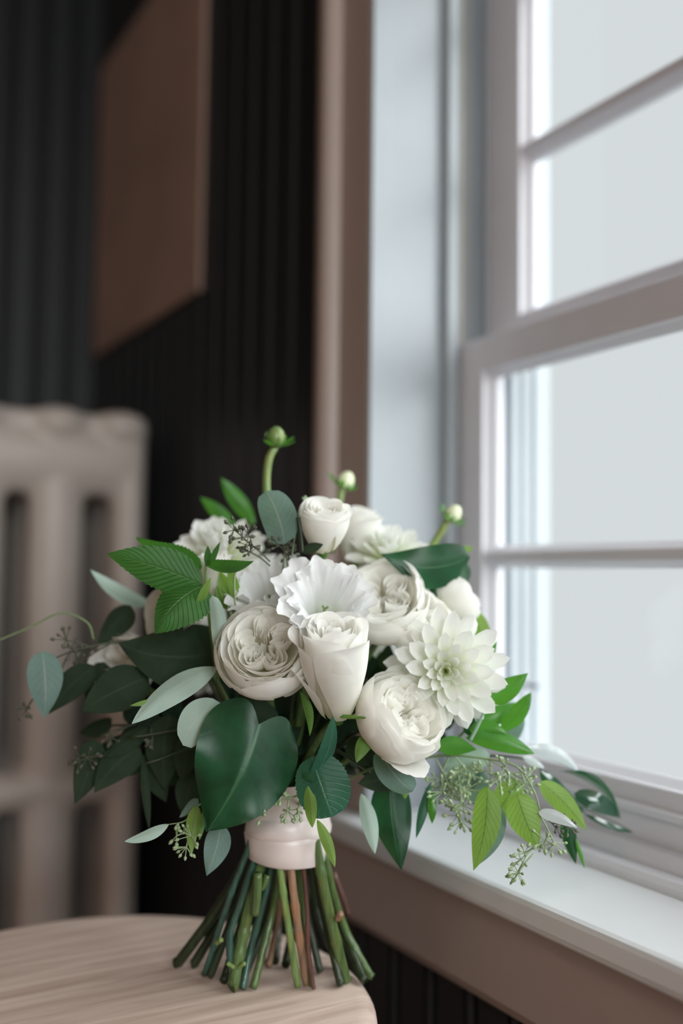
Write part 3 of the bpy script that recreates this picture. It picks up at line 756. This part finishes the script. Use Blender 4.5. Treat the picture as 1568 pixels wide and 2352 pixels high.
bud(P(1040, 1180, .84), V(.50, .70, .25), pxr(26, .84), [P(940, 1330, .84), P(985, 1265, .84)], 'pale dahlia bud leaning towards the window', .1, 3)
# ---- greenery: each sprig is a stem with its own leaves and seed clusters
def sprig(name, label, path, r_px, mat, leaves=(), clusters=(), taper=.4):
    pts = spline([P(*q) for q in path], 20); dm = sum(q[2] for q in path)/len(path); n = len(pts)
    o = MB().tube(pts, [pxr(r_px, dm)*(1-(1-taper)*i/(n-1)) for i in range(n)], 6).build(name, M[mat], bq, pts[0])
    if label: o['label'] = label
    for L in leaves:
        kw = dict(L[4]) if len(L) > 4 else {}
        leaf(o, M[L[0]], L[1], L[2], L[3], **kw)
    for c in clusters: seeds(o, *c)
    return o
def seeds(parent, px, py, d, rpx, n, frm, dark=False, seed=0, flat=.6, podpx=4.2):
    """an umbel of ovoid seed pods: one small joined mesh"""
    rnd = random.Random(int(px*7+py*3+seed)); c = P(px, py, d); f = P(*frm)
    mbb = MB(); mbb.tube(spline([f, f.lerp(c, .5)+V(0, 1, 0)*pxr(3, d), c], 8), pxr(1.9, d), 5)
    R = pxr(rpx, d); heads = max(1, n//6); ax0 = (c-f).normalized()
    for h in range(heads):
        if h == 0: hc = c
        else:
            hd = (ax0*.25+V(rnd.uniform(-1, 1), rnd.uniform(-1, 1), rnd.uniform(-flat, flat))).normalized()
            hc = c+hd*R*rnd.uniform(.45, .75); st = f.lerp(c, rnd.uniform(.6, 1)); mbb.tube([st, st.lerp(hc, .6)+V(0, 1, 0)*pxr(2, d), hc], pxr(1.5, d), 5)
        out = (hc-c).normalized() if h else ax0
        for k in range(n//heads):
            v = (out*.7+V(rnd.uniform(-1, 1), rnd.uniform(-1, 1), rnd.uniform(-flat, flat))).normalized()
            ln = R*rnd.uniform(.32, .58); p1 = hc+v*ln
            mbb.tube([hc, p1], pxr(1.2, d), 4, cap=False)
            pr = pxr(podpx*rnd.uniform(.8, 1.2), d)
            mbb.lathe([(0, -.2*pr), (.65*pr, .3*pr), (pr, 1.1*pr), (.8*pr, 1.9*pr), (.35*pr, 2.4*pr), (.3*pr, 2.7*pr), (0, 2.75*pr)], p1, v, 7)
    return mbb.build('seed_cluster', M['pod_dark' if dark else 'pod'], parent, c)

sprig('mint_sprig', 'serrated mint sprig at the upper left', [(500, 1560, .76), (478, 1400, .745), (472, 1320, .735), (476, 1262, .732)], 5, 'stem_lime', [
 ('mint', (464, 1342, .735), (243, 1272, .725), 96, dict(serr=.07, nser=17, bend=.03, arch=.06, fold=.15, shape='ovate', roll=-8)),
 ('mint', (464, 1300, .735), (312, 1235, .755), 52, dict(serr=.07, nser=18, bend=-.07, roll=-40, fold=.3)),
 ('mint', (470, 1296, .733), (584, 1288, .720), 32, dict(serr=.07, nser=15, bend=.10, roll=38, fold=.3)),
 ('mint', (470, 1345, .733), (356, 1456, .715), 108, dict(serr=.06, nser=15, bend=.10, arch=.12, roll=28, fold=.35)),
 ('mint', (478, 1300, .731), (477, 1253, .728), 18, dict(serr=.05)),
 ('mint', (482, 1298, .731), (506, 1243, .728), 14, dict(serr=.05, roll=30)),
 ('lime', (452, 1405, .728), (484, 1325, .722), 20, dict(roll=30, shape='lance')),
])
sprig('campanula_calyx', 'striped green bell calyx below the mint', [(545, 1420, .765), (525, 1385, .755)], 6, 'stem_lime', [
 ('lime', (535, 1400, .752), (505, 1310, .748), 34, dict(shape='lance', fold=-.4)),
 ('lime', (545, 1380, .752), (525, 1300, .745), 26, dict(shape='lance', fold=-.4)),
 ('sepal', (520, 1400, .752), (497, 1345, .746), 24, dict(shape='lance', fold=-.4)),
])
sprig('eucalyptus_sprig', 'tall eucalyptus leaf and seeds at the crown', [(640, 1480, .76), (648, 1330, .755), (655, 1255, .745)], 4, 'twig', [
 ('euc', (654, 1250, .742), (612, 1127, .738), 84, dict(shape='strap', fold=.12, bend=.05, roll=-12)),
 ('euc_dark', (745, 1240, .75), (668, 1168, .765), 30, dict(roll=20)),
 ('euc_dark', (690, 1268, .74), (742, 1250, .735), 24, dict(shape='lance')),
], [(556, 1235, .730, 46, 24, (620, 1290, .735), True), (575, 1268, .730, 28, 9, (620, 1300, .735), True), (655, 1262, .745, 40, 18, (660, 1300, .75), True), (680, 1215, .75, 24, 6, (670, 1280, .75)), (708, 1160, .765, 32, 8, (700, 1210, .76))])
sprig('twig', None, [(694, 1268, .738), (690, 1225, .738), (685, 1188, .738)], 5, 'stem_dark', taper=.9)
sprig('tendril', None, [(545, 1300, .735), (538, 1330, .728), (540, 1390, .722)], 3, 'sheen_white' if False else 'twig', taper=.8)
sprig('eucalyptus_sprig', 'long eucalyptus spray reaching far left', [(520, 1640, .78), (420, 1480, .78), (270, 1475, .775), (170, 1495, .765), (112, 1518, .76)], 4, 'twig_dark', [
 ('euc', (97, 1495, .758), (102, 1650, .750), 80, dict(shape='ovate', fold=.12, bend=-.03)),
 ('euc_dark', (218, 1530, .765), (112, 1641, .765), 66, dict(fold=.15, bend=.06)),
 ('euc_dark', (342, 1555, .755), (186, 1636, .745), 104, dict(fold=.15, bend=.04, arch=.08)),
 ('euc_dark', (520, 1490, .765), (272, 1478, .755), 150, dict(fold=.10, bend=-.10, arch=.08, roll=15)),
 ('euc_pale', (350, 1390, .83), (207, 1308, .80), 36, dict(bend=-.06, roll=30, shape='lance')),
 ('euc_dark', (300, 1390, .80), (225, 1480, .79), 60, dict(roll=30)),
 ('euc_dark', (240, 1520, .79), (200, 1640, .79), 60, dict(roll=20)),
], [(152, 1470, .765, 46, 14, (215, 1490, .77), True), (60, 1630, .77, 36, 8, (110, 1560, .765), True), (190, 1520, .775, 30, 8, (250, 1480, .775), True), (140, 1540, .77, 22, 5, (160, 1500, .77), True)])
sprig('tendril', None, [(215, 1470, .78), (200, 1430, .78), (140, 1408, .78), (70, 1440, .78), (-20, 1478, .775)], 2.6, 'twig', taper=.7)
sprig('lemon_leaf_branch', 'big heart-shaped dark green leaf over the ribbon', [(625, 1860, .77), (610, 1760, .745), (586, 1688, .705)], 5, 'stem_green', [
 ('lemon', (594, 1664, .702), (474, 1910, .690), 244, dict(shape='cord', fold=.26, arch=.07, bend=-.05, wave=.075, nt_=30, nu=16, roll=-4, twist=26)),
 ('euc_dark', (620, 1700, .745), (548, 1588, .735), 96, dict(fold=.1)),
])
sprig('rose_stem', 'serrated rose leaflets hanging below the tall rose', [(660, 1880, .76), (700, 1830, .735), (712, 1790, .712), (722, 1720, .705)], 4, 'stem_green', [
 ('rose_leaf', (716, 1738, .702), (764, 1876, .695), 122, dict(shape='strap', serr=.05, nser=15, fold=.2, arch=.08, roll=8, nu=10)),
 ('rose_leaf', (708, 1800, .700), (764, 1643, .695), 36, dict(shape='lance', bend=.10, roll=35, serr=.05, nser=14)),
 ('lime', (707, 1805, .698), (717, 1902, .690), 30, dict(shape='lance', roll=20)),
 ('rose_leaf', (700, 1795, .702), (716, 1775, .690), 30, dict(shape='round')),
 ('sepal', (760, 1644, .705), (852, 1650, .690), 9, dict(shape='lance', roll=20)),
 ('sepal', (688, 1588, .712), (711, 1690, .690), 20, dict(shape='lance', bend=-.08, roll=30)),
 ('sepal', (862, 1668, .712), (818, 1752, .695), 36, dict(shape='lance', bend=.05, roll=20)),
 ('lime', (728, 1882, .712), (769, 1992, .700), 26, dict(shape='lance', bend=-.03)),
])
sprig('eucalyptus_sprig', 'pale curled eucalyptus leaves left of the big dark leaf', [(600, 1760, .765), (540, 1640, .745), (500, 1560, .73)], 4, 'twig', [
 ('euc_pale', (500, 1532, .725), (303, 1662, .700), 60, dict(bend=.06, roll=25, shape='lance', arch=.05, fold=.35)),
 ('euc_pale', (512, 1618, .722), (420, 1712, .702), 78, dict(shape='strap', bend=.14, fold=.1, arch=.12)),
 ('lime', (378, 1606, .715), (298, 1621, .705), 14, dict(shape='lance')),
 ('euc_pale', (487, 1368, .722), (500, 1492, .712), 36, dict(shape='strap', bend=-.06, roll=15)),
])
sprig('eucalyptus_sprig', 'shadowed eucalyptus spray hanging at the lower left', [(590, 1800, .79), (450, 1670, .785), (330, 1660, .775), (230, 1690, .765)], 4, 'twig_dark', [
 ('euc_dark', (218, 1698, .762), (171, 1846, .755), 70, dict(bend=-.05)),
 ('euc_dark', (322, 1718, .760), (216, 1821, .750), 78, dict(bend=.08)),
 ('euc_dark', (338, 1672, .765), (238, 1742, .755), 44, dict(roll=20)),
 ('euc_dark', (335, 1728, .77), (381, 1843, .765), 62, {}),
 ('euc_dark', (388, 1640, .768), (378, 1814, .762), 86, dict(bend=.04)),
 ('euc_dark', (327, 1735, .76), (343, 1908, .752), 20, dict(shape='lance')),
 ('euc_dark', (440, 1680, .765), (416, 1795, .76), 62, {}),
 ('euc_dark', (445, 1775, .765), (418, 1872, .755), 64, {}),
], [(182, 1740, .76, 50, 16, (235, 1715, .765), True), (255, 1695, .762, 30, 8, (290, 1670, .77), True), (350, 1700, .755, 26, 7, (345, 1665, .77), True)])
sprig('eucalyptus_sprig', 'bright drooping leaves and seeds under the big dark leaf', [(600, 1850, .775), (500, 1840, .755), (455, 1850, .735), (425, 1885, .722), (385, 1894, .715)], 3, 'twig', [
 ('euc_pale', (388, 1893, .715), (286, 1933, .705), 26, dict(shape='lance', bend=-.05, roll=20)),
 ('lime', (452, 1850, .722), (441, 1962, .712), 32, dict(bend=.05, shape='ovate')),
 ('euc', (508, 1893, .725), (474, 2012, .715), 60, dict(bend=-.04, fold=.1)),
 ('euc', (455, 1835, .735), (412, 1878, .73), 22, dict(roll=20)),
 ('sepal', (468, 1860, .72), (458, 1930, .712), 16, dict(shape='lance')),
], [(428, 1945, .715, 52, 16, (440, 1900, .722)), (405, 1920, .716, 34, 6, (432, 1915, .72))])
sprig('seed_twig', 'thin seed twig lying over the ribbon', [(700, 1822, .712), (650, 1838, .705), (595, 1856, .70), (578, 1862, .698)], 2.4, 'twig', [], [
 (660, 1862, .700, 40, 10, (662, 1836, .706)), (605, 1872, .699, 30, 6, (612, 1852, .703)), (685, 1862, .70, 30, 6, (690, 1826, .71)), (645, 1830, .704, 26, 4, (668, 1828, .708))])
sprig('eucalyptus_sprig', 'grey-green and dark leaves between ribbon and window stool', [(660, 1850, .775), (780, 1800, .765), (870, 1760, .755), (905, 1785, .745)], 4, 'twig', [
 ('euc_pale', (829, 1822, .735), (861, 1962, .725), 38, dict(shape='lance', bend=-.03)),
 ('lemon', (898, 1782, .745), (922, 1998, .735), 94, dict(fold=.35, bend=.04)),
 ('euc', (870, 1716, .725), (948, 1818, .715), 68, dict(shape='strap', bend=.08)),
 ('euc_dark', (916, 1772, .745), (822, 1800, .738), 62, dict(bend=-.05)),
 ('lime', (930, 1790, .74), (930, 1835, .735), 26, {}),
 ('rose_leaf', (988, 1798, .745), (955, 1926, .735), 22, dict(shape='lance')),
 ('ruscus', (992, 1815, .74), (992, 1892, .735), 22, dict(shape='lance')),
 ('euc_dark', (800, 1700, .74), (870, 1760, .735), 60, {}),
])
sprig('broad_leaf_branch', 'broad green leaf behind the cream rose', [(980, 1480, .81), (985, 1390, .805), (1062, 1300, .79)], 4, 'stem_green', [
 ('lemon', (1078, 1278, .785), (876, 1272, .768), 104, dict(bend=-.13, fold=.12, arch=.05, wave=.05)),
 ('lemon', (1070, 1284, .795), (985, 1372, .785), 80, dict(fold=.1)),
 ('lime', (1000, 1282, .815), (1088, 1258, .82), 30, dict(shape='lance')),
])
sprig('ruscus_sprig', 'far ruscus leaves at the top left', [(640, 1330, .86), (590, 1230, .865), (565, 1190, .87)], 3, 'stem_green', [
 ('ruscus', (585, 1205, .87), (507, 1097, .87), 40, dict(shape='lance')), ('ruscus', (545, 1215, .87), (460, 1142, .875), 34, dict(shape='lance'))])
sprig('lime_sprig', 'light green leaves behind the right dahlia', [(1000, 1560, .80), (1070, 1440, .80), (1085, 1400, .80)], 3, 'stem_lime', [
 ('lime', (1075, 1395, .80), (1132, 1515, .795), 50, {}), ('ruscus', (1120, 1535, .79), (1142, 1465, .785), 12, dict(shape='lance'))])
sprig('ruscus_sprig', 'glossy ruscus spray pointing at the window', [(900, 1750, .77), (1030, 1710, .76), (1080, 1660, .755), (1112, 1610, .75)], 4, 'stem_lime', [
 ('ruscus', (1112, 1606, .752), (1212, 1546, .748), 54, dict(bend=.06, arch=.05)),
 ('ruscus', (1148, 1680, .765), (1219, 1590, .760), 40, dict(bend=.05, shape='lance')),
 ('ruscus', (1095, 1655, .775), (1200, 1612, .785), 44, dict(bend=.05)),
 ('ruscus', (1078, 1676, .748), (1168, 1690, .742), 42, dict(bend=-.10)),
 ('ruscus', (1068, 1694, .745), (1228, 1732, .738), 46, dict(bend=-.06, shape='lance')),
 ('ruscus', (1005, 1712, .742), (1094, 1722, .738), 44, dict(bend=-.04)),
 ('euc', (1160, 1705, .80), (1198, 1640, .80), 44, dict(shape='round')),
 ('lemon', (1075, 1690, .75), (1085, 1640, .75), 30, {}),
])
sprig('twig', None, [(1080, 1700, .742), (1098, 1665, .74), (1112, 1632, .738)], 4, 'euc_pale', taper=.9)
sprig('eucalyptus_sprig', 'seeded eucalyptus spray draped above the window stool', [(900, 1760, .765), (1010, 1735, .75), (1110, 1742, .742), (1185, 1760, .735), (1225, 1815, .728), (1240, 1862, .722)], 3.4, 'twig', [
 ('lime', (1118, 1806, .728), (1087, 2000, .718), 66, dict(bend=-.05, roll=10, fold=.3)),
 ('euc', (1148, 1850, .735), (1092, 1990, .730), 44, dict(bend=-.08)),
 ('lime', (1186, 1822, .726), (1236, 1950, .716), 76, dict(bend=.03, fold=.25)),
 ('lime', (1192, 1792, .755), (1138, 1872, .75), 66, dict(shape='round')),
 ('sheen_white', (1236, 1864, .722), (1327, 1903, .712), 28, dict(bend=-.05)),
 ('lime', (1240, 1795, .755), (1347, 1908, .75), 50, dict(bend=-.04)),
 ('lemon', (1296, 1878, .755), (1322, 1985, .75), 34, {}),
 ('ruscus', (1322, 1925, .75), (1342, 1995, .745), 10, dict(shape='lance')),
 ('euc_pale', (1020, 1760, .765), (1125, 1735, .76), 60, dict(shape='round')),
 ('euc', (1040, 1800, .77), (1110, 1770, .765), 60, dict(shape='round')),
 ('euc', (1080, 1840, .77), (1110, 1770, .765), 50, dict(shape='round')),
], [(1035, 1815, .745, 62, 42, (1000, 1740, .75)), (1010, 1790, .75, 50, 30, (1030, 1740, .75)), (1060, 1850, .74, 50, 30, (1050, 1760, .748)), (1070, 1770, .745, 44, 18, (1040, 1735, .75)),
    (1170, 1775, .735, 52, 26, (1120, 1745, .742)), (1205, 1800, .735, 44, 18, (1190, 1762, .735)), (1130, 1775, .74, 36, 14, (1110, 1742, .742)),
    (1272, 1935, .718, 50, 14, (1236, 1866, .722)), (1195, 1975, .714, 44, 18, (1245, 1935, .718)), (1190, 2005, .712, 34, 8, (1225, 1960, .716)), (1275, 1900, .725, 40, 12, (1240, 1865, .722), True)])
sprig('glossy_sprig', 'shiny dark leaves trailing over the window stool', [(1010, 1735, .765), (1190, 1740, .775), (1250, 1775, .785), (1330, 1850, .795), (1395, 1880, .80), (1452, 1912, .80)], 3, 'stem_dark', [
 ('sheen_white', (1208, 1718, .775), (1330, 1775, .79), 34, dict(bend=-.10)),
 ('sheen_white', (1200, 1738, .775), (1250, 1764, .78), 18, dict(shape='lance')),
 ('gloss_dark', (1240, 1770, .78), (1345, 1868, .79), 36, dict(bend=.04, arch=.1)),
 ('gloss_dark', (1284, 1772, .785), (1424, 1880, .79), 22, dict(bend=-.16, roll=60)),
 ('gloss_dark', (1318, 1822, .79), (1424, 1878, .795), 44, dict(bend=-.05, arch=.15)),
 ('gloss_dark', (1340, 1868, .80), (1452, 1912, .80), 14, dict(bend=.04, shape='lance')),
])

# ---- inner greenery that fills the body of the bouquet and its far side
rf = random.Random(5)
neck = P(650, 1870, .785)
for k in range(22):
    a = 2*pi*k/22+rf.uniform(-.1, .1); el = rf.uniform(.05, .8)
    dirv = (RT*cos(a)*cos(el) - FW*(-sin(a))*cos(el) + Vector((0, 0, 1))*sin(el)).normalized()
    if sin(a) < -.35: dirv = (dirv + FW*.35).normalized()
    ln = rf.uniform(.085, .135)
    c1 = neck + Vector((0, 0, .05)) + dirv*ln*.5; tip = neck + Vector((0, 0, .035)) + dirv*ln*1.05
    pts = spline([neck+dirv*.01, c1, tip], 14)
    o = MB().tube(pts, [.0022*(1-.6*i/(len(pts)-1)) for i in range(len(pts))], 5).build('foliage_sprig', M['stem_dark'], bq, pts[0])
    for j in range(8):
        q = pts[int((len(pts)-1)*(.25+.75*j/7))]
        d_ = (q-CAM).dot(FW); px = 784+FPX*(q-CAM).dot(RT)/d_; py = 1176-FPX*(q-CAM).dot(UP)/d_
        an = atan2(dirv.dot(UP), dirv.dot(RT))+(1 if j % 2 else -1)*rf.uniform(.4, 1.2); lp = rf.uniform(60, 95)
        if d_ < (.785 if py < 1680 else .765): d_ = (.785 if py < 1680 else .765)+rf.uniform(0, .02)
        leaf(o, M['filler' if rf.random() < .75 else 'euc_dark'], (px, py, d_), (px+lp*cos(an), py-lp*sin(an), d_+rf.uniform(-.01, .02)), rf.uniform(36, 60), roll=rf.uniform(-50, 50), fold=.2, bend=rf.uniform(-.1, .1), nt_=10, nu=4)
# ---- ribbon and stems
RC = P(658, 1902, .765)                      # centre of the ribbon collar
ZV = Vector((0, 0, 1))
def ring_mesh(levels, nseg=64, ph=0.0):
    mbb = MB()
    for li, (z, rx, amp, k) in enumerate(levels):
        for i in range(nseg):
            a = 2*pi*i/nseg; rr = rx*(1+1.8*amp*sin(k*a+ph+li*.55)+.6*amp*sin(9*a+li*1.1))
            dz = .0016*sin(a+2.6) if li in (0, len(levels)-1) else 0
            mbb.v.append(tuple(RC + RT*(rr*cos(a)) - (FW-ZV*FW.z).normalized()*(rr*sin(a)) + ZV*(z+dz-.0025*cos(a)*(1-li/len(levels)))))
    for l in range(len(levels)-1):
        for i in range(nseg):
            a = l*nseg+i; b_ = l*nseg+(i+1) % nseg; mbb.f.append((a, b_, b_+nseg, a+nseg))
    return mbb
k_ = .775/FPX
lv_ = [(-66, 78, .0, 3), (-67, 83, .006, 3), (-65, 86, .008, 3), (-40, 90, .012, 4), (-14, 93, .014, 4), (-6, 93, .012, 5), (-2, 90, .01, 5), (2, 91, .012, 6), (14, 89, .016, 5), (30, 84, .016, 4), (48, 78, .01, 4), (70, 74, .01, 3), (95, 72, .01, 3), (110, 74, .01, 3)]
ring_mesh([(z*k_, r*k_, a, q) for z, r, a, q in lv_]).build('ribbon', M['ribbon'], bq, RC)['label'] = 'blush satin ribbon wrapped around the stems'
ring_mesh([((z+2)*k_, (r+3)*k_, a, q) for z, r, a, q in [(-6, 90, .02, 3), (-3, 93.5, .02, 3), (6, 94, .025, 3), (22, 90, .03, 3), (36, 84, .03, 3)]], ph=1.0).build('ribbon_fold', M['ribbon'], bq, RC)

def on_table(px, py): return on_plane(px, py, 2, TZ)
def stem(top, mids, end, r_px, mat, node=None, label=None):
    e = on_table(*end); pts = [P(*top)] + [P(*q) for q in mids] + [e + ZV*.0005]
    ps = spline(pts, 40); n = len(ps); r = pxr(r_px*.86, .77)
    rad = [r*(.94+.10*(i/n)) for i in range(n)]
    if node is not None:
        for i in range(n):
            for nd in node: rad[i] += r*.20*math.exp(-((i/n-nd)/.022)**2)
    # keep the cut end on the seat
    ps[-1] = ps[-1]+ZV*(r*.75)
    o = MB().tube(ps, rad, 10).build('stem', M[mat], bq, ps[-1])
    if label: o['label'] = label
    return o
TOPY = 1935
S = [  # top x, depth, (mid x, mid y, depth), end pixel, radius px, material
 (592, .775, [(505, 2080, .775)], (402, 2222), 14, 'stem_dark'),
 (600, .785, [(520, 2090, .785)], (440, 2224), 13, 'stem_dark'),
 (578, .752, [(528, 2060, .752)], (468, 2245), 8, 'stem_teal'),
 (602, .75, [(550, 2080, .748), (527, 2160, .745)], (540, 2278), 9, 'stem_teal'),
 (596, .765, [(540, 2090, .765)], (480, 2250), 11, 'stem_dark'),
 (618, .75, [(575, 2070, .750), (556, 2160, .746)], (532, 2280), 15, 'stem_green'),
 (640, .755, [(602, 2080, .755), (575, 2180, .75)], (556, 2278), 9, 'stem_teal'),
 (650, .76, [(628, 2080, .765)], (580, 2278), 10, 'stem_green'),
 (612, .78, [(560, 2100, .78)], (512, 2262), 11, 'stem_dark'),
 (640, .80, [(620, 2090, .80)], (560, 2240), 12, 'stem_dark'),
 (660, .79, [(640, 2100, .80)], (615, 2226), 9, 'stem_brown'),
 (650, .81, [(640, 2100, .82)], (632, 2215), 11, 'stem_dark'),
 (634, .742, [(652, 2060, .740)], (684, 2272), 9.5, 'stem_lime'),
 (662, .742, [(676, 2070, .741)], (704, 2268), 10.5, 'stem_brown'),
 (690, .746, [(704, 2080, .744), (708, 2180, .742)], (720, 2276), 6, 'stem_red'),
 (680, .755, [(694, 2090, .755)], (716, 2272), 8, 'stem_green'),
 (670, .80, [(676, 2100, .80)], (655, 2225), 12, 'stem_dark'),
 (722, .748, [(752, 2080, .748)], (796, 2262), 14, 'stem_green'),
 (712, .765, [(742, 2090, .765)], (784, 2272), 11, 'stem_dark'),
 (738, .77, [(768, 2060, .775), (800, 2150, .775)], (856, 2252), 10, 'stem_green'),
 (730, .785, [(770, 2090, .79)], (838, 2262), 11, 'stem_dark'),
 (700, .80, [(730, 2100, .80)], (780, 2225), 10, 'stem_dark'),
 (736, .80, [(775, 2100, .80)], (822, 2245), 9, 'stem_dark'),
 (690, .785, [(706, 2100, .785)], (736, 2240), 10, 'stem_dark'),
]
for i, (x, d, mids, end, r, mt) in enumerate(S):
    stem((x, TOPY-25, d), [(x+(mids[0][0]-x)*.2, TOPY+20, d)]+mids, end, r, mt, node=(.35+.4*((i*.37) % 1), .8) if i % 2 else (.62,))
# cut side shoots and forks on the stems
def shoot(pts, r_px, mat):
    ps = spline([P(*q) for q in pts], 10); MB().tube(ps, [pxr(r_px, .76)]*len(ps), 8).build('side_shoot', M[mat], bq, ps[0])
shoot([(592, 2043, .742), (604, 2035, .742), (614, 2010, .742)], 8, 'stem_green')
shoot([(585, 2100, .738), (590, 2060, .736), (592, 2005, .736)], 10, 'stem_green')
shoot([(775, 2110, .745), (782, 2098, .742)], 8, 'stem_brown')
shoot([(498, 2165, .742), (508, 2158, .738)], 6, 'stem_lime')
shoot([(536, 2222, .738), (522, 2212, .735)], 5, 'stem_lime')
shoot([(548, 2222, .738), (562, 2212, .735)], 5, 'stem_lime')
shoot([(765, 2005, .785), (790, 2070, .785), (800, 2102, .785)], 7, 'stem_red')
# flower stalks from the ribbon up into the blooms
for c in ((607, 1540, .75), (778, 1645, .74), (740, 1420, .77), (880, 1450, .79), (930, 1700, .75), (1010, 1580, .77), (500, 1320, .83), (895, 1320, .85), (420, 1450, .81), (742, 1265, .76), (300, 1560, .83), (700, 1480, .86)):
    q = P(*c); b0 = P(650+(c[0]-650)*.12, 1850, .785)
    MB().tube(spline([b0, b0.lerp(q, .5)+ZV*.012, q], 10), .003, 7).build('flower_stalk', M['stem_green'], bq, b0)
